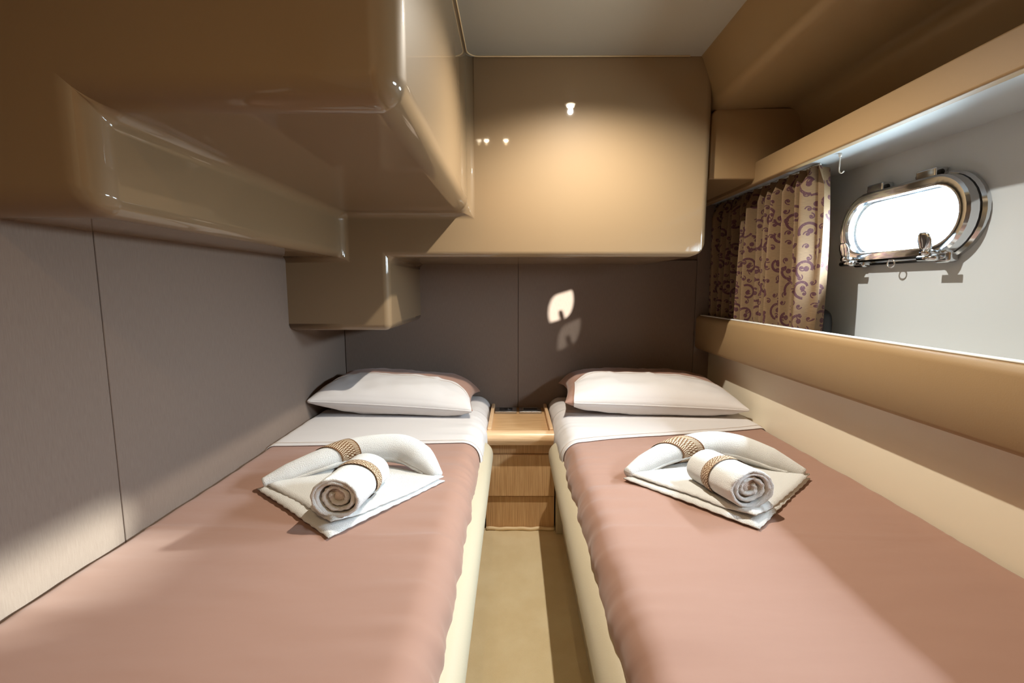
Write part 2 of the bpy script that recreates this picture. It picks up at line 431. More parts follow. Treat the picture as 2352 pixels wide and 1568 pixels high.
# ------------------------------------------------------------------ moulded overhead unit
def overhead_unit():
    xs = [XL, -0.617, -0.45, -0.163, 0.690]
    ys = [0.69, YL, YB]
    zs = [0.859, 1.125, 1.281, ZC, ZC2]
    def filled(i, j, k):
        if not (0 <= i < 4 and 0 <= j < 2 and 0 <= k < 4): return False
        x, y, z = (xs[i] + xs[i + 1]) / 2, (ys[j] + ys[j + 1]) / 2, (zs[k] + zs[k + 1]) / 2
        if z > ZC: return x < -0.163
        if x < -0.163 and z > 1.281: return True                      # upper tier
        if x < -0.617 and z > 1.125: return True                      # lower tier along the wall
        if y > YL and z > 1.125: return True                          # locker over the headboard
        if y > YL and x < -0.45: return True                          # hanging box in the corner
        return False
    bm = bmesh.new(); cache = {}
    def V(i, j, k):
        if (i, j, k) not in cache: cache[(i, j, k)] = bm.verts.new((xs[i], ys[j], zs[k]))
        return cache[(i, j, k)]
    for i in range(4):
        for j in range(2):
            for k in range(4):
                if not filled(i, j, k): continue
                c = lambda a, b, d: V(i + a, j + b, k + d)
                if not filled(i - 1, j, k): bm.faces.new([c(0, 0, 0), c(0, 0, 1), c(0, 1, 1), c(0, 1, 0)])
                if not filled(i + 1, j, k): bm.faces.new([c(1, 0, 0), c(1, 1, 0), c(1, 1, 1), c(1, 0, 1)])
                if not filled(i, j - 1, k): bm.faces.new([c(0, 0, 0), c(1, 0, 0), c(1, 0, 1), c(0, 0, 1)])
                if not filled(i, j + 1, k): bm.faces.new([c(0, 1, 0), c(0, 1, 1), c(1, 1, 1), c(1, 1, 0)])
                if not filled(i, j, k - 1): bm.faces.new([c(0, 0, 0), c(0, 1, 0), c(1, 1, 0), c(1, 0, 0)])
                if not filled(i, j, k + 1): bm.faces.new([c(0, 0, 1), c(1, 0, 1), c(1, 1, 1), c(0, 1, 1)])
    bmesh.ops.dissolve_limit(bm, angle_limit=0.01, verts=bm.verts, edges=bm.edges)
    bmesh.ops.recalc_face_normals(bm, faces=bm.faces)
    bw = bm.edges.layers.float.new('bevel_weight_edge')
    on = lambda e, ax, v: all(abs(q.co[ax] - v) < 1e-5 for q in e.verts)
    for e in bm.edges:
        if len(e.link_faces) == 2 and e.calc_face_angle() < 0.01: continue
        e.smooth = not (on(e, 0, XL) or on(e, 1, YB) or on(e, 2, ZC) or on(e, 2, ZC2))
        if on(e, 2, 0.859) and (on(e, 0, XL) or on(e, 1, YB)): e[bw] = 0.36; e.smooth = True; continue
        if on(e, 0, XL) or on(e, 1, YB) or on(e, 2, ZC) or on(e, 2, ZC2): continue
        if on(e, 1, 0.69): w = 0.66
        elif on(e, 0, -0.163) and on(e, 2, 1.281): w = 0.66
        elif on(e, 0, -0.617): w = 0.40
        elif on(e, 0, 0.690): w = 0.9 if on(e, 2, 1.125) else 0.36
        elif on(e, 1, YL) and on(e, 2, 1.125): w = 0.30
        elif on(e, 1, YL) and on(e, 0, -0.163): w = 0.36
        else: w = 0.36
        e[bw] = w
    me = bpy.data.meshes.new('overhead_locker'); bm.to_mesh(me); bm.free(); me.materials.append(M_gel)
    o = bpy.data.objects.new('overhead_locker', me); COL.objects.link(o)
    b = o.modifiers.new('bevel', 'BEVEL'); b.limit_method = 'WEIGHT'; b.width = 0.07; b.segments = 8; b.use_clamp_overlap = True
    b.harden_normals = True
    for p in me.polygons: p.use_smooth = True
    return o
tag(overhead_unit(), 'glossy cream moulded overhead locker wrapping the left wall and headboard', 'locker')

# ------------------------------------------------------------------ side shelf lip, end panel, padded ledge
sh = thing('overhead_shelf', 'tan shelf with a straight front lip above the curtain and porthole', 'shelf', (0.98, 1.0, 1.38))
prism_y('shelf_lip', [(XB, 1.388), (XB + 0.028, 1.388), (XB + 0.028, 1.466), (XB, 1.466)], YE, 2.195, M_tan, sh, 0.006, 3)
box('shelf_deck', (XB + 0.028, YE, 1.401), (XH, 2.195, 1.412), M_hull, sh)
ep = prism_y('end_panel', [(0.705, 1.404)] + arc(0.735, 1.618, 0.03, 0.03, 180, 90, 5) + arc(0.985, 1.60, 0.055, 0.05, 90, 10, 6) + [(1.054, 1.404)], 1.705, 2.199, M_tan, sh)
bevel(ep, 0.006, 3, 50)

ld = thing('padded_ledge', 'tan padded ledge along the hull under the porthole and curtain', 'ledge', (0.95, 1.0, 0.72))
prof = [(XB + 0.012, 0.724)] + [(XB, 0.736)] + arc(XB + 0.024, 0.862, 0.024, 0.022, 180, 90, 6) + [(XB + 0.036, 0.884), (XB + 0.04, 0.80), (XP + 0.02, 0.80), (XP + 0.02, 0.724)]
pd = prism_y('ledge_pad', prof, YE, 2.17, M_tan, ld)
for p in pd.data.polygons: p.use_smooth = True
pd.modifiers.new('es', 'EDGE_SPLIT').split_angle = math.radians(50)
box('ledge_lit_edge', (XB + 0.017, YE, 0.8835), (XB + 0.038, 2.168, 0.8875), M_tan_top, ld, 0.0015, 2)  # white strip stands in for daylight catching the pad's top edge
box('ledge_top', (XB + 0.041, YE, 0.802), (XH, 2.197, 0.812), M_tan_top, ld, 0.002, 2)

# ------------------------------------------------------------------ portholes
def ring_yz(name, cy_, cz_, sections, material, parent, n=18):
    """Closed stadium-shaped ring: sections = [(grow, x), ...] closed profile."""
    loops = [[(x, y, z) for (y, z) in stadium(cy_, cz_, PH_L + g, PH_H + g, n)] for g, x in sections]
    m_ = len(loops[0]); v = [p for lp in loops for p in lp]; f = []
    k = len(loops)
    for a in range(k):
        b = (a + 1) % k
        for i in range(m_):
            j = (i + 1) % m_
            f.append((a * m_ + i, a * m_ + j, b * m_ + j, b * m_ + i))
    o = mesh_obj(name, v, f, material, parent, True)
    o.modifiers.new('es', 'EDGE_SPLIT').split_angle = math.radians(35)
    return o

def porthole(idx, cy_, cz_, label):
    w = bpy.data.objects.new('window_%d' % idx, None); COL.objects.link(w); w.location = (XH, cy_, cz_ - 0.1)
    w.empty_display_size = 0.05
    struct(w, label)
    # flange against the liner, gasket, hinged inner frame and pane
    ring_yz('flange', cy_, cz_, [(-0.002, XH + 0.044), (-0.002, XH - 0.010), (0.006, XH - 0.016), (0.030, XH - 0.016), (0.036, XH - 0.010), (0.036, XH + 0.001), (0.004, XH + 0.001), (0.003, XH + 0.044)], M_chrome, w)
    ring_yz('gasket', cy_, cz_, [(0.004, XH - 0.016), (0.004, XH - 0.021), (0.027, XH - 0.021), (0.027, XH - 0.016)], M_rubber, w)
    fr = ring_yz('frame', cy_, cz_, [(0.001, XH - 0.021), (-0.003, XH - 0.036), (0.000, XH - 0.043), (0.005, XH - 0.046), (0.021, XH - 0.045), (0.027, XH - 0.040), (0.029, XH - 0.021)], M_chrome, w)
    lp = stadium(cy_, cz_, PH_L + 0.002, PH_H + 0.002, 18); n = len(lp)
    v = [(XH - 0.026, y, z) for y, z in lp] + [(XH - 0.032, y, z) for y, z in lp]
    f = [tuple(range(n)), tuple(range(2 * n - 1, n - 1, -1))] + [(i, (i + 1) % n, n + (i + 1) % n, n + i) for i in range(n)]
    mesh_obj('pane', v, f, M_glass, w)
    for dy in (-0.075, 0.095):                                     # hinges along the top edge
        h = box('hinge', (XH - 0.034, cy_ + dy - 0.030, cz_ + PH_H + 0.020), (XH, cy_ + dy + 0.030, cz_ + PH_H + 0.050), M_chrome, w, 0.004, 3)
        tube('hinge_pin', [(XH - 0.022, cy_ + dy - 0.035, cz_ + PH_H + 0.036), (XH - 0.022, cy_ + dy + 0.035, cz_ + PH_H + 0.036)], 0.007, M_rubber, h, 12)
    for dy in (-0.140, 0.142):                                     # swing bolts with folding knobs
        yk = cy_ + dy; zk = cz_ - PH_H - 0.012
        l = tube('latch', [(XH - 0.020, yk, zk - 0.012), (XH - 0.055, yk, zk - 0.006), (XH - 0.078, yk, zk - 0.002)], [0.011, 0.010, 0.009], M_chrome, w, 14)
        box('latch_lug', (XH - 0.030, yk - 0.022, zk - 0.030), (XH, yk + 0.022, zk + 0.002), M_chrome, l, 0.009, 4)
        # winged thumb knob standing up over the frame
        kv = []
        for s, wd, th in ((0.0, 0.010, 0.008), (0.014, 0.018, 0.007), (0.030, 0.021, 0.005), (0.044, 0.017, 0.004), (0.050, 0.010, 0.003)):
            for a in range(12):
                an = 2 * math.pi * a / 12
                kv.append((XH - 0.068 + th * math.cos(an) - s * 0.25, yk + wd * math.sin(an), zk - 0.004 + s))
        mesh_obj('latch_knob', kv, grid_faces(5, 12, True) + [tuple(range(12)), tuple(range(48, 60))], M_chrome, l, True)
        tube('latch_screw', [(XH - 0.062, yk - 0.026, zk - 0.018), (XH - 0.062, yk + 0.026, zk - 0.018)], 0.0075, M_chrome, l, 12)
    ringpts = [(XH - 0.040, cy_ + 0.012 * math.cos(a), cz_ - PH_H - 0.036 + 0.012 * math.sin(a)) for a in [math.radians(t) for t in range(0, 361, 24)]]
    tube('pull_ring', ringpts, 0.0022, M_chrome, w, 8, False)
    return w
porthole(1, *PORTS[0], 'polished steel oval porthole glowing with daylight beside the curtain')
porthole(2, *PORTS[1], 'second polished steel oval porthole, nearer the cabin entrance')

# ------------------------------------------------------------------ ceiling spotlights
def downlight(x, y, z, label, watts, size, blend, color):
    t = thing('ceiling_light', label, 'light', (x, y, z), 'ceiling spotlights')
    n = 28; v = []
    prof = [(0.040, 0.0), (0.040, -0.004), (0.036, -0.006), (0.030, -0.004), (0.024, -0.001), (0.024, 0.0)]
    for r, dz in prof:
        v += [(x + r * math.cos(2 * math.pi * i / n), y + r * math.sin(2 * math.pi * i / n), z + dz) for i in range(n)]
    mesh_obj('bezel', v, grid_faces(len(prof), n, True), M_chrome, t, True)
    v = []
    for k in range(6):
        q = math.radians(88 * k / 5); v += [(x + 0.017 * math.cos(q) * math.cos(2 * math.pi * i / n), y + 0.017 * math.cos(q) * math.sin(2 * math.pi * i / n), z - 0.003 - 0.014 * math.sin(q)) for i in range(n)]
    mesh_obj('bulb', v, grid_faces(6, n, True) + [tuple(range(5 * n, 6 * n))], M_bulb, t, True)
    d = bpy.data.lights.new('spot', 'SPOT'); d.energy = watts; d.color = color
    d.spot_size = math.radians(size); d.spot_blend = blend; d.shadow_soft_size = 0.010
    o = bpy.data.objects.new('spot', d); COL.objects.link(o); o.parent = t; o.location = (0, 0, -0.029)
    return t
downlight(0.244, 1.249, ZC, 'round recessed ceiling spotlight above the aisle near the headboard', 84, 150, 0.8, WARM)
downlight(-0.06, -0.33, ZC2, 'round recessed spotlight in the raised entrance ceiling, over the aisle', 15, 150, 0.8, AMBER)
downlight(-0.21, -0.33, ZC2, 'round recessed spotlight in the raised entrance ceiling, towards the left berth', 11, 150, 0.8, AMBER)

# ------------------------------------------------------------------ nightstand
NX0, NX1 = -0.106, 0.160
ns = thing('nightstand', 'light oak nightstand with raised rims between the two berths', 'nightstand', (0.03, 2.0, 0.0))
box('carcass', (NX0 + 0.004, 1.835, 0.0), (NX1 - 0.004, 2.197, 0.395), M_oak_v, ns)
box('tray_top', (NX0 + 0.014, 1.79, 0.395), (NX1 - 0.014, 2.198, 0.426), M_oak_h, ns)
prof = [(1.815, 0.384), (1.775, 0.384)] + [(1.785 + 0.024 * math.cos(math.radians(a)), 0.412 + 0.026 * math.sin(math.radians(a))) for a in range(200, 85, -12)] + [(1.797, 0.4385), (1.802, 0.4275), (1.815, 0.4275)]
n = len(prof)
v = [(NX0 - 0.004, y, z) for y, z in prof] + [(NX1 + 0.004, y, z) for y, z in prof]
fe = mesh_obj('front_edge', v, [(i, (i + 1) % n, n + (i + 1) % n, n + i) for i in range(n)] + [tuple(range(n)), tuple(range(n, 2 * n))], M_oak_edge, ns, True)
fe.modifiers.new('es', 'EDGE_SPLIT').split_angle = math.radians(40)
for x0, x1 in ((NX0 - 0.002, NX0 + 0.014), (NX1 - 0.014, NX1 + 0.002)):
    box('side_rim', (x0, 1.80, 0.392), (x1, 2.198, 0.447), M_oak_edge, ns, 0.004, 3)
box('apron', (NX0 - 0.010, 1.822, 0.332), (NX1 + 0.010, 1.836, 0.384), M_oak_v, ns)
dr = box('drawer', (NX0 - 0.010, 1.808, 0.152), (NX1 + 0.010, 1.835, 0.330), M_oak_v, ns, 0.002, 2)
box('plinth', (NX0 - 0.010, 1.820, 0.0), (NX1 + 0.010, 1.836, 0.146), M_oak_v, ns)
for i, (x0, x1) in enumerate(((-0.088, 0.014), (0.027, 0.132))):
    sp = box('socket_plate', (x0, 2.085, 0.426), (x1, 2.165, 0.437), M_alu, ns, 0.0015, 2)
    ins = box('socket_insert', (x0 + 0.02, 2.100, 0.4365), (x1 - 0.02, 2.150, 0.4385), M_blackplastic, sp, 0.0006, 1)
    if i == 0:
        tube('socket_well', [(x0 + 0.062, 2.125, 0.4380), (x0 + 0.062, 2.125, 0.4402)], 0.019, M_blackplastic, sp, 24)
        tube('earth_pin', [(x0 + 0.062, 2.125, 0.4400), (x0 + 0.062, 2.125, 0.4420)], 0.003, M_alu, sp, 10)
    else:
        box('insert_frame', (x0 + 0.018, 2.148, 0.4365), (x1 - 0.018, 2.154, 0.4400), M_alu, sp)
# carpet welt turned up against the plinth
welt = [(NX0 - 0.010 + (NX1 - NX0 + 0.020) * i / 20, 1.812 + 0.002 * math.sin(i * 0.9), 0.007 + 0.0015 * math.sin(i * 1.3)) for i in range(21)]
struct(tube('trim_4', welt, 0.0075, M_trimline, None, 10), 'beige carpet welt at the foot of the nightstand')

# ------------------------------------------------------------------ berths, mattresses, covers
def smooth_noise(x, y, z=0.0): return noise.noise(Vector((x, y, z)))

def bed_section(xw, xa, off, zlow):
    """(x, z, nx, nz, edge) points from the wall side xw over the top to the aisle side xa."""
    s = 1.0 if xa > xw else -1.0
    rw, ra = 0.022, 0.058
    pts = []
    for i in range(3): pts.append((xw, ZM - 0.085 + 0.021 * i, -s, 0.0, 0.0))
    for i in range(7):
        a = math.radians(180 - 90 * i / 6); pts.append((xw + s * (rw + rw * math.cos(a)), ZM - rw + rw * math.sin(a), s * math.cos(a), math.sin(a), 0.0))
    w = abs(xa - xw); n = 44
    for i in range(1, n):
        t = i / n; d = rw + (w - rw - ra) * t
        pts.append((xw + s * d, ZM, 0.0, 1.0, max(0.0, (t - 0.72) / 0.28) ** 2))
    for i in range(13):
        a = math.radians(90 - 90 * i / 12); pts.append((xa - s * (ra - ra * math.cos(a)), ZM - ra + ra * math.sin(a), s * math.cos(a), math.sin(a), 1.0))
    zz = ZM - ra
    k = 6
    for i in range(1, k + 1): pts.append((xa, zz + (zlow - zz) * i / k, s, 0.0, 1.0))
    return [(x + nx * off, z + nz * off, nx, nz, e) for x, z, nx, nz, e in pts]

def bed_sheet(name, xw, xa, y0f, y1f, off, zlow, material, parent, wr_amp, seed, rows=150, foot=False, thick=0.004, puff=0.0):
    sec = bed_section(xw, xa, off, zlow); nc = len(sec); v = []
    for r in range(rows + 1):
        t = r / rows
        for (x, z, nx, nz, e) in sec:
            u = (x - xw) / (xa - xw)
            y = y0f(u) + (y1f(u) - y0f(u)) * t
            k = smooth_noise(x * 3.0 + seed, y * 2.2, seed) * 0.0050 + smooth_noise(x * 4 + seed, y * 15, 3.1 + seed) * 0.0022 + smooth_noise(x * 7 + seed, y * 34, 1.1 + seed) * 0.0008
            k += e * (smooth_noise(z * 14 + seed, y * 21, 7.7) * 0.0065 + smooth_noise(z * 9, y * 47 + seed, 1.3) * 0.0022)
            # slow cross ridges left by the folding of the cloth
            k += 0.0016 * math.exp(-((y - 0.93 - 0.02 * math.sin(x * 6)) / 0.006) ** 2) * (1 if nz > 0.5 else 0)
            k *= wr_amp
            zz = z + nz * k; xx = x + nx * k
            if puff: zz += puff * math.exp(-((t) / 0.08) ** 2) * nz
            if foot:
                d = max(0.0, 0.05 - (y - 0.15))
                if d > 0: zz = min(zz, ZM - 0.05 + math.sqrt(max(0.0, 0.05 ** 2 - d ** 2)) + off)
            v.append((xx, y, zz))
    o = mesh_obj(name, v, grid_faces(rows + 1, nc), material, parent, True)
    if thick:
        s = o.modifiers.new('solid', 'SOLIDIFY'); s.thickness = thick; s.offset = 1.0
        # normals point outwards; grow inwards so the visible face stays put
        s.offset = -1.0
    return o

def padded_rail(name, xi, sgn, parent):
    """Cream leather roll along the aisle side: xi = face on the aisle, sgn = direction to the mattress."""
    rx, rz, cz = 0.046, 0.050, 0.374
    cx = xi + sgn * rx
    def section(k):
        return [(cx + rx * k * math.cos(2 * math.pi * i / 28), cz + rz * (0.55 + 0.45 * k) * math.sin(2 * math.pi * i / 28)) for i in range(28)]
    ys = [0.12, 0.125, 0.135, 0.15] + [0.2 + 1.42 * i / 30 for i in range(31)] + [1.690, 1.702, 1.709, 1.713, 1.715]
    ks = [0.35, 0.7, 0.9, 0.99] + [1.0] * 31 + [1.0, 0.97, 0.90, 0.78, 0.55]
    v = []; secs = [section(k) for k in ks]; n = len(secs[0])
    for y, sc in zip(ys, secs): v += [(x, y, z) for x, z in sc]
    f = grid_faces(len(ys), n, True) + [tuple(range(n)), tuple(range((len(ys) - 1) * n, len(ys) * n))]
    return mesh_obj(name, v, f, M_leather, parent, True)

def make_berth(side):
    left = side == 'left'
    xw, xa = (XL + 0.006, -0.119) if left else (XP - 0.004, 0.172)
    xi = -0.079 if left else 0.134
    s = -1 if left else 1
    where = 'left-hand berth against the grey fabric wall' if left else 'right-hand berth under the porthole'
    be = thing('berth', ('berth base with a cream padded rail along the left side of the aisle' if left else 'berth base with a cream padded rail along the right side of the aisle'),
               'berth', ((xw + xa) / 2, 1.0, 0.0), 'twin berths')
    a, b = sorted((xw + (0.004 if left else -0.004), xi + s * 0.068))
    box('base', (a, 0.15, 0.0), (b, 2.195 if False else 1.78, 0.36), M_leather, be, 0.004, 2)
    a2, b2 = sorted((xw + (0.004 if left else -0.004), xa + s * 0.004))
    box('base_end', (a2, 1.78, 0.0), (b2, 2.195, 0.36), M_leather, be, 0.004, 2)
    padded_rail('padded_rail', xi, s, be)
    ma = thing('mattress', 'mattress in a white fitted sheet on the ' + where, 'mattress', ((xw + xa) / 2, 1.2, 0.36), 'berth mattresses')
    a3, b3 = sorted((xw - s * 0.010, xa + s * 0.006))
    box('mattress_core', (a3, 0.165, 0.3605), (b3, 2.15, ZM - 0.012), M_white, ma, 0.03, 4)
    sec_end = bed_sheet('fitted_sheet', xw, xa, lambda u: 1.30, lambda u: 2.175, 0.0, 0.362, M_white, ma, 1.0, 1.7 if left else 6.3, 60)
    co = thing('bed_cover', 'rose brown cover with white turndown on the ' + where, 'bed cover', ((xw + xa) / 2, 0.9, ZM), 'berth bed covers')
    fold = (lambda u: 1.452 + 0.038 * u) if left else (lambda u: 1.665 - 0.168 * max(0.0, min(1.0, u)) ** 0.9)
    bed_sheet('cover', xw, xa, lambda u: 0.15, lambda u: fold(u) + 0.03, 0.006, 0.364, M_brown, co, 1.0, 1.7 if left else 6.3, 190, True)
    td = bed_sheet('turndown', xw, xa, fold, lambda u: 1.90, 0.0105, 0.366, M_white, co, 0.9, 1.7 if left else 6.3, 60, False, 0.0025)
    # hem stitching just inside the folded edge
    sec = bed_section(xw, xa, 0.0119, 0.38)
    pts = []
    for (x, z, nx, nz, e) in sec[6:-3]:
        u = (x - xw) / (xa - xw); y = fold(u) + 0.024
        sd = 1.7 if left else 6.3
        k = 0.9 * (smooth_noise(x * 3.0 + sd, y * 2.2, sd) * 0.0050 + smooth_noise(x * 4 + sd, y * 15, 3.1 + sd) * 0.0022 + smooth_noise(x * 7 + sd, y * 34, 1.1 + sd) * 0.0008 + e * (smooth_noise(z * 14 + sd, y * 21, 7.7) * 0.0065 + smooth_noise(z * 9, y * 47 + sd, 1.3) * 0.0022))
        pts.append((x + nx * k, y, z + nz * k))
    tube('hem_stitch', pts, 0.0007, M_stitch, td, 6)
    return be
make_berth('left'); make_berth('right')

# ------------------------------------------------------------------ pillows
def pillow(label, cx, cy_, cz, hx, hy, th, tilt, yaw, seed, flap_lo, flap_hi, roll=0.0, flap_v=-0.04):
    t = thing('pillow', label, 'pillow', (cx, cy_, cz - th), 'pillows against the headboard')
    ca, sa = math.cos(tilt), math.sin(tilt); cw, sw = math.cos(yaw), math.sin(yaw)
    def P(u, v_, side, off=0.0):
        fu, fv = max(0.0, 1 - abs(u) ** 3.2), max(0.0, 1 - abs(v_) ** 2.6)
        h = th * (fu ** 0.50) * (fv ** 0.48)
        pinch = 1 - 0.05 * (1 - abs(u) ** 2) * abs(v_) ** 3
        pinch2 = 1 - 0.07 * (1 - abs(v_) ** 2) * abs(u) ** 3
        x = hx * u * pinch2; y = hy * v_ * pinch
        wob = smooth_noise(u * 2.2 + seed, v_ * 2.2, seed) * 0.010 + smooth_noise(u * 7 + seed, v_ * 5, seed + 2) * 0.0065 * (0.4 + abs(u))
        crease = sum(0.0045 * math.exp(-((u - c) / 0.011) ** 2) for c in (-0.42, 0.05, 0.5))
        k = fu ** 0.4 * fv ** 0.4
        z = side * (h * (1.0 if side > 0 else 0.95) + off + (crease if side > 0 else 0) * k) + wob * k
        z += roll * u
        if v_ > 0: z -= 0.045 * abs(u) ** 6 * v_ ** 2
        y2, z2 = y * ca - z * sa, y * sa + z * ca
        x3, y3 = x * cw - y2 * sw, x * sw + y2 * cw
        return (cx + x3, cy_ + y3, max(cz + z2, ZM + 0.0135 + (0.001 if off else 0.0)))
    NU, NV = 56, 36
    edge = lambda i, n: math.sin(math.pi / 2 * (2 * i / n - 1))          # denser near the seams
    verts = []; faces = []
    for side in (1, -1):
        b = len(verts)
        for j in range(NV + 1):
            for i in range(NU + 1): verts.append(P(edge(i, NU), edge(j, NV), side))
        faces += grid_faces(NV + 1, NU + 1, False, b)
    body = mesh_obj('brown_case', verts, faces, M_brown, t, True)
    bm = bmesh.new(); bm.from_mesh(body.data); bmesh.ops.remove_doubles(bm, verts=bm.verts, dist=0.0008)
    bmesh.ops.recalc_face_normals(bm, faces=bm.faces); bm.to_mesh(body.data); bm.free()
    # white front panel of the case wraps from the top, round the front seam, to the underside
    vv = []; rows = 44; cols = 48
    ulo, uhi = flap_lo, flap_hi
    for j in range(rows + 1):
        s = j / rows
        for i in range(cols + 1):
            u = edge(i, cols) * 0.5 * (uhi - ulo) + 0.5 * (uhi + ulo)
            if s < 0.68: fv0 = flap_v - 3.0 * max(0.0, abs(u) - 0.6) ** 2; v_ = fv0 + (-1.0 - fv0) * math.sin(math.pi / 2 * (s / 0.68)); side = 1
            else: v_ = -1.0 + 1.1 * (1 - math.cos(math.pi / 2 * ((s - 0.68) / 0.32))); side = -1
            p = Vector(P(u, v_, side, 0.0035)); 
            if abs(v_) > 0.97: p += Vector((0, -0.004, 0)) * ((abs(v_) - 0.97) / 0.03)
            vv.append(tuple(p))
    fl = mesh_obj('white_panel', vv, grid_faces(rows + 1, cols + 1), M_white, t, True)
    pts = [P(ulo + 0.02 + (uhi - ulo - 0.04) * i / 60, flap_v - 0.10 - 3.0 * max(0.0, abs(ulo + 0.02 + (uhi - ulo - 0.04) * i / 60) - 0.6) ** 2, 1, 0.0046) for i in range(61)]
    tube('hem_stitch', pts, 0.0008, M_stitch, fl, 6)
    seam = [P(ulo + (uhi - ulo) * i / 60, -1.0, 1, 0.0) for i in range(61)]
    seam = [(x, y - 0.004, z) for x, y, z in seam]
    tube('front_seam', seam, 0.0022, M_white, fl, 8)
    return t
pillow('pillow with white front panel and brown back on the left berth', -0.490, 1.960, 0.564, 0.328, 0.205, 0.076, math.radians(4), 0.0, 3.0, -0.985, 0.985, -0.020)
pillow('pillow with white front panel and brown end showing, on the right berth', 0.572, 1.965, 0.566, 0.362, 0.205, 0.080, math.radians(5), math.radians(-2), 11.0, -0.90, 0.995, -0.012)

# ------------------------------------------------------------------ towels
def towel_set(side):
    left = side == 'left'
    where = 'left' if left else 'right'
    z0 = ZM + 0.008
    if left:
        L_, F_, R_ = Vector((-0.662, 1.120)), Vector((-0.386, 0.893)), Vector((-0.186, 1.170))
        arch = [(-0.652, 1.128, 0.510), (-0.600, 1.162, 0.523), (-0.535, 1.197, 0.542), (-0.470, 1.232, 0.557), (-0.400, 1.250, 0.561), (-0.322, 1.254, 0.558), (-0.258, 1.222, 0.542), (-0.205, 1.174, 0.512)]
        rad = [0.014, 0.027, 0.031, 0.034, 0.038, 0.041, 0.037, 0.016]
        band_a, band_b = 0.33, 0.45
        ra, rb, rr = Vector((-0.388, 0.938, z0 + 0.067)), Vector((-0.376, 1.130, z0 + 0.054)), 0.056
    else:
        L_, F_, R_ = Vector((0.300, 1.192)), Vector((0.530, 0.928)), Vector((0.808, 1.192))
        arch = [(0.312, 1.198, 0.510), (0.366, 1.228, 0.524), (0.432, 1.252, 0.545), (0.500, 1.270, 0.558), (0.582, 1.280, 0.564), (0.652, 1.268, 0.556), (0.722, 1.236, 0.536), (0.792, 1.192, 0.512)]
        rad = [0.014, 0.027, 0.032, 0.035, 0.037, 0.037, 0.033, 0.014]
        band_a, band_b = 0.29, 0.42
        ra, rb, rr = Vector((0.543, 0.987, z0 + 0.067)), Vector((0.507, 1.158, z0 + 0.054)), 0.056
    B_ = L_ + R_ - F_ - Vector((0, 0.10))
    t = thing('folded_towel', 'white folded bath towel with brown woven band and rolled arch on the %s berth' % where, 'towel',
              ((L_.x + R_.x) / 2, (L_.y + R_.y) / 2, z0), 'folded bath towels')
    # two folded layers of the square base, the lower one reaching out a little further
    for li, (grow, za, zb) in enumerate(((0.000, z0 + 0.0005, z0 + 0.011), (-0.014 if left else -0.010, z0 + 0.011, z0 + 0.022))):
        N = 30; v = []
        c = (L_ + F_ + R_ + B_) / 4
        for zi, zz in enumerate((za, zb)):
            for i in range(N + 1):
                for j in range(N + 1):
                    a, b = i / N, j / N
                    p = (L_ * (1 - a) + F_ * a) * (1 - b) + (B_ * (1 - a) + R_ * a) * b
                    dirv = p - c
                    d = dirv.length
                    gr = grow
                    if li == 1: gr = grow * (1.7 * (1 - b) ** 3 + 0.25)
                    if d > 1e-6: p = p + dirv / d * gr * min(1.0, d / 0.12)
                    em = min(a, 1 - a, b, 1 - b)
                    sc = 0.0016 * math.sin((a + b) * 120) if em < 1e-6 else 0.0
                    p = p + (dirv / max(d, 1e-6)) * sc
                    wob = smooth_noise(p.x * 9, p.y * 9, 5 + li + (3 if left else 0)) * 0.0035
                    zz2 = zz + wob
                    if zi == 1: zz2 -= 0.0045 * max(0.0, 1 - em / 0.035) ** 2
                    else: zz2 += 0.0035 * max(0.0, 1 - em / 0.035) ** 2
                    # the front corner of the upper layer lifts slightly
                    if li == 1: zz2 += 0.012 * max(0.0, 1 - (p - F_).length / 0.09)
                    v.append((p.x, p.y, max(zz2, z0 + 0.0003)))
        m1 = (N + 1) ** 2
        f = grid_faces(N + 1, N + 1, False, 0) + grid_faces(N + 1, N + 1, False, m1)
        ring = [i * (N + 1) for i in range(N + 1)] + [N * (N + 1) + j for j in range(1, N + 1)] + [i * (N + 1) + N for i in range(N - 1, -1, -1)] + [j for j in range(N - 1, 0, -1)]
        for q in range(len(ring)):
            a_, b_ = ring[q], ring[(q + 1) % len(ring)]
            f.append((a_, b_, m1 + b_, m1 + a_))
        mesh_obj('towel_layer', v, f, M_terry, t, True)
    # rolled edge arching from corner to corner
    path = catmull(arch, 9); n = len(path)
    rs = []
    for i in range(n):
        s = i / (n - 1) * (len(rad) - 1); k = min(int(s), len(rad) - 2); q = s - k
        rs.append(rad[k] * (1 - q) + rad[k + 1] * q)
    ar = tube('rolled_edge', [tuple(p) for p in path], rs, M_terry, t, 24)
    # shallow spiral overlap line along the roll
    lip = []
    for i in range(int(n * 0.06), int(n * 0.94)):
        tg = (path[min(i + 1, n - 1)] - path[i - 1]).normalized(); sd = Vector((tg.y, -tg.x, 0)).normalized()
        if sd.y > 0: sd = -sd
        lip.append(tuple(path[i] + sd * rs[i] * 0.86 + Vector((0, 0, -0.42)) * rs[i]))
    tube('roll_overlap', lip, 0.0055, M_terry, ar, 10)
    # woven band wrapped round the rolled edge, running slantwise
    band_wrap('woven_band', path, rs, band_a, band_b, 0.0025, t, slant=0.55 if left else 0.5)

    # small towel rolled up tight, lying on the folded one
    r = thing('rolled_towel', 'small white towel rolled tight with brown woven band on the %s berth' % where, 'towel', tuple((ra + rb) / 2 - Vector((0, 0, rr))), 'rolled hand towels')
    axis = (rb - ra); ln = axis.length; ax = axis.normalized()
    sx = ax.cross(Vector((0, 0, 1))).normalized(); up = sx.cross(ax).normalized()
    turns = 3.35; K = 420; thick = 0.0100
    rows_v = []
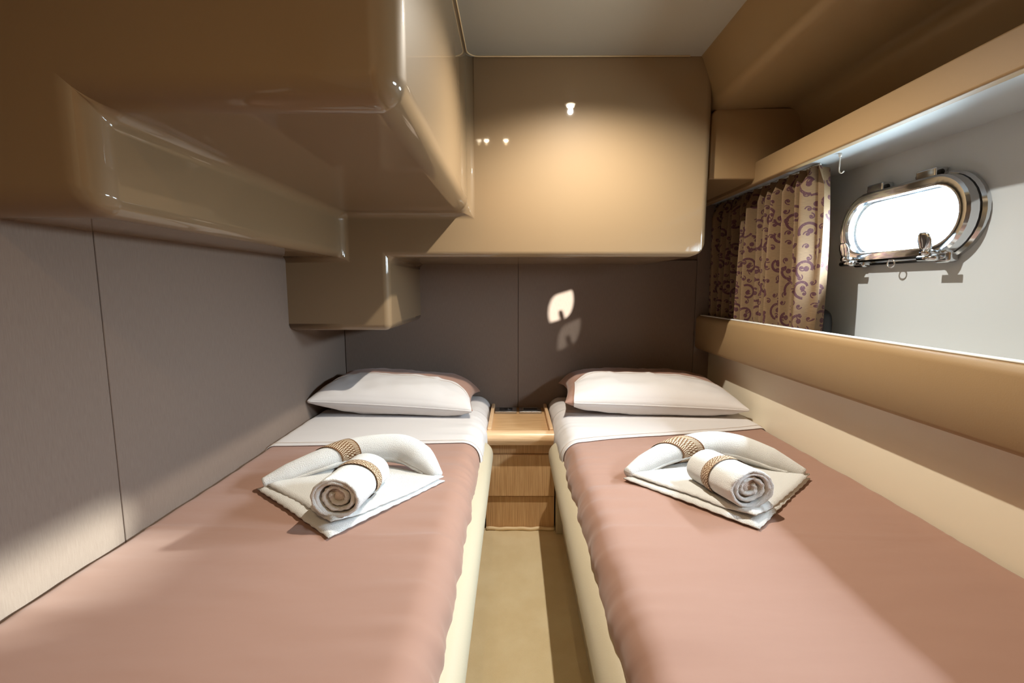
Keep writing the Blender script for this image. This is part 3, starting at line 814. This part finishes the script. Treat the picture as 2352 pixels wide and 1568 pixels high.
    stations = [0.0, 0.004, 0.012, 0.03] + [0.03 + (ln - 0.06) * i / 10 for i in range(1, 10)] + [ln - 0.03, ln - 0.012, ln - 0.003, ln]
    def rad_at(k):                                    # spiral from the outside (k = 0) inwards
        th_ = turns * k / K; return rr - 0.0150 * max(0.0, th_ - 0.88)
    v = []; f = []
    cnt = (K + 1) * 2
    for si, sdist in enumerate(stations):
        taper = 1.0
        endk = 1.0
        if si == 0 or si == len(stations) - 1: endk = 0.5
        for k in range(K + 1):
            an = (-2 * math.pi * turns * k / K if left else 2 * math.pi * turns * k / K) - math.pi / 2
            R = rad_at(k) * (1 + (0.02 + 0.09 * k / K) * smooth_noise(math.cos(an) * 1.3, math.sin(an) * 1.3, 2 + k / K * 3 + (5 if left else 0)))
            q = k / K
            scal = 0.0013 * math.sin(k * 0.62) * (0.5 + abs(smooth_noise(k * 0.05, 3.3))) if sdist < 0.02 else 0.0
            push = (0.006 * smooth_noise(k * 0.06, 1.5 if left else 4.0) + 0.014 * (q - 0.25 if q > 0.25 else 0)) if sdist < 0.05 else 0.0
            for w_ in (0.0, 1.0):
                rad2 = R - w_ * thick * (endk if False else 1.0) + scal * (0.8 if w_ == 0 else 0.3) - (0.0022 * (1 - endk) * 2 if w_ == 0 else -0.0022 * (1 - endk) * 2)
                base = ra + ax * (sdist + (push * (1 - sdist / 0.05) if sdist < 0.05 else 0.0))
                squash = 0.79
                v.append(tuple(base + sx * (rad2 * math.cos(an)) + up * (rad2 * squash * math.sin(an))))
    ns_ = len(stations)
    for s in range(ns_ - 1):
        for k in range(K):
            a0 = s * cnt + k * 2; b0 = (s + 1) * cnt + k * 2
            f.append((a0, a0 + 2, b0 + 2, b0)); f.append((a0 + 1, b0 + 1, b0 + 3, a0 + 3))
        f.append((s * cnt, s * cnt + 1, (s + 1) * cnt + 1, (s + 1) * cnt)); e = (s + 1) * cnt - 2
        f.append((e, e + 1, e + cnt + 1, e + cnt))
    for s in (0, ns_ - 1):
        for k in range(K):
            a0 = s * cnt + k * 2; f.append((a0, a0 + 1, a0 + 3, a0 + 2))
    roll = mesh_obj('terry_roll', v, f, M_terry, r, True)
    roll.modifiers.new('es', 'EDGE_SPLIT').split_angle = math.radians(70)
    core = tube('roll_core', [tuple(ra + ax * 0.020), tuple(rb - ax * 0.012)], [0.024, 0.024], M_terry_in, r, 20)
    p0, p1 = (0.50, 0.66) if left else (0.46, 0.62)
    pathr = [ra + ax * (ln * i / 40) for i in range(41)]
    band_wrap('woven_band', pathr, [rr * 1.03] * 41, p0, p1, 0.002, r, slant=0.0, squash=0.79)

def band_wrap(name, path, rs, f0, f1, lift, parent, slant=0.0, squash=1.0):
    n = len(path); seg = 40; rows = 7; v = []; uv = []
    def at(s):
        s = max(0.0, min(1.0, s)) * (n - 1); k = min(int(s), n - 2); q = s - k
        p = path[k] * (1 - q) + path[k + 1] * q
        tg = (path[min(k + 1, n - 1)] - path[max(k - 1, 0)]).normalized() if 0 < k < n - 1 else (path[k + 1] - path[k]).normalized()
        return p, tg, rs[k] * (1 - q) + rs[k + 1] * q
    for j in range(rows):
        w_ = j / (rows - 1)
        for i in range(seg + 1):
            an = 2 * math.pi * i / seg
            s = f0 + (f1 - f0) * (w_ + slant * math.cos(an))
            p, tg, R = at(s)
            sx = tg.cross(Vector((0, 0, 1))).normalized(); up = sx.cross(tg).normalized()
            v.append(tuple(p + sx * ((R + lift) * math.cos(an)) + up * ((R + lift) * squash * math.sin(an))))
            uv.append((i / seg * 0.2, w_))
    o = mesh_obj(name, v, grid_faces(rows, seg + 1), M_band, parent, True, uv)
    o['label'] = 'brown woven chevron band'
    return o
towel_set('left'); towel_set('right')

# ------------------------------------------------------------------ curtain
def curtain():
    t = thing('curtain', 'gathered tan curtain with dark scroll pattern, pulled beside the porthole', 'curtain', (0.94, 1.78, 0.82))
    y0, y1 = 1.430, 2.150; z0, z1 = 0.820, 1.392
    NC, NR = 520, 40
    v = []; uv = []
    rnd = random.Random(5)
    waves = [(rnd.uniform(30, 120), rnd.uniform(0, 6.28), rnd.uniform(0.002, 0.006)) for _ in range(6)]
    arc_len = [0.0]; last = None
    def X(s, h):
        y = y0 + (y1 - y0) * s
        g = 0.0
        for k_, ph, am in waves: g += am * math.sin(k_ * (y - y0) + ph + 1.2 * (1 - h))
        fold = (0.027 * math.sin(2 * math.pi * (y - y0) / 0.056 + 1.3 * math.sin(9 * (y - y0)) + 0.5 * (1 - h))
                + 0.012 * math.sin(2 * math.pi * (y - y0) / 0.027 + 2.0 * math.sin(13 * (y - y0)) + 0.8 * h))
        g = g + fold
        top = max(0.0, (h - 0.90) / 0.10)
        pleat = 0.008 * math.sin(2 * math.pi * (y - y0) / 0.019)
        g = g * (1 - 0.75 * top) + pleat * top
        x = 0.945 + g
        # leading edge turns back towards the hull
        e = max(0.0, 1 - s / 0.022)
        x = x * (1 - min(1.0, e * 3)) + 0.922 * min(1.0, e * 3) + 0.078 * e
        return x
    us = []
    acc = 0.0; prev = None
    for i in range(NC + 1):
        s = (i / NC) ** 1.3
        p = (X(s, 0.5), y0 + (y1 - y0) * s)
        if prev: acc += math.hypot(p[0] - prev[0], p[1] - prev[1])
        prev = p; us.append((s, acc))
    for r in range(NR + 1):
        h = r / NR
        for s, a in us:
            y = y0 + (y1 - y0) * s
            x = X(s, h)
            bow = 0.020 * math.sin(math.pi * h) * max(0, 1 - s / 0.15)
            y = y + 0.045 * max(0.0, 1 - s / 0.022) - bow * 0.7 + 0.020 * (h) * (1 - s) + (0.010 * (1 - h)) * s
            v.append((x, y, z0 + (z1 - z0) * h)); uv.append((a, h * (z1 - z0)))
    o = mesh_obj('cloth', v, grid_faces(NR + 1, NC + 1), M_curtain, t, True, uv)
    # gathered heading tape and the rail it hangs from
    hv = []; huv = []
    for r in range(4):
        for s, a in us:
            y = y0 + (y1 - y0) * s + 0.020 * (1 - s)
            hv.append((X(s, 1.0) + 0.004, y, z1 - 0.030 + 0.010 * r)); huv.append((a, 0.0))
    tube('curtain_rail', [(0.955, 1.475, 1.3975), (0.945, 2.185, 1.3965)], 0.0035, M_whiteplastic, t, 10)
    return t
curtain()

hk = thing('curtain_hook', 'thin white curtain hook hanging under the shelf beside the curtain', 'hook', (0.945, 1.375, 1.40))
tube('hook_wire', catmull([(0.945, 1.375, 1.3995), (0.946, 1.376, 1.372), (0.947, 1.377, 1.352), (0.950, 1.371, 1.345), (0.953, 1.365, 1.350)], 5), 0.0016, M_whiteplastic, hk, 8)
tube('hook_glider', [(0.945, 1.375, 1.401), (0.945, 1.375, 1.392)], 0.0045, M_whiteplastic, hk, 10)

# small black case standing on the ledge, half hidden by the curtain edge
def black_case():
    v = []; n = 28
    for x, k in ((1.026, 0.82), (1.030, 0.95), (1.038, 1.0), (1.056, 1.0), (1.064, 0.95), (1.068, 0.82)):
        for i in range(n):
            a = 2 * math.pi * i / n
            c, s = math.cos(a), math.sin(a)
            y = math.copysign(abs(c) ** 0.6, c) * 0.055 * k; z = math.copysign(abs(s) ** 0.75, s) * 0.066 * k
            v.append((x, 1.572 + y, 0.812 + 0.066 + z))
    return mesh_obj('black_case', v, grid_faces(6, n, True) + [tuple(range(n)), tuple(range(5 * n, 6 * n))], M_rubber, None, True)
tag(black_case(), 'small rounded black case on the ledge behind the curtain edge', 'case')
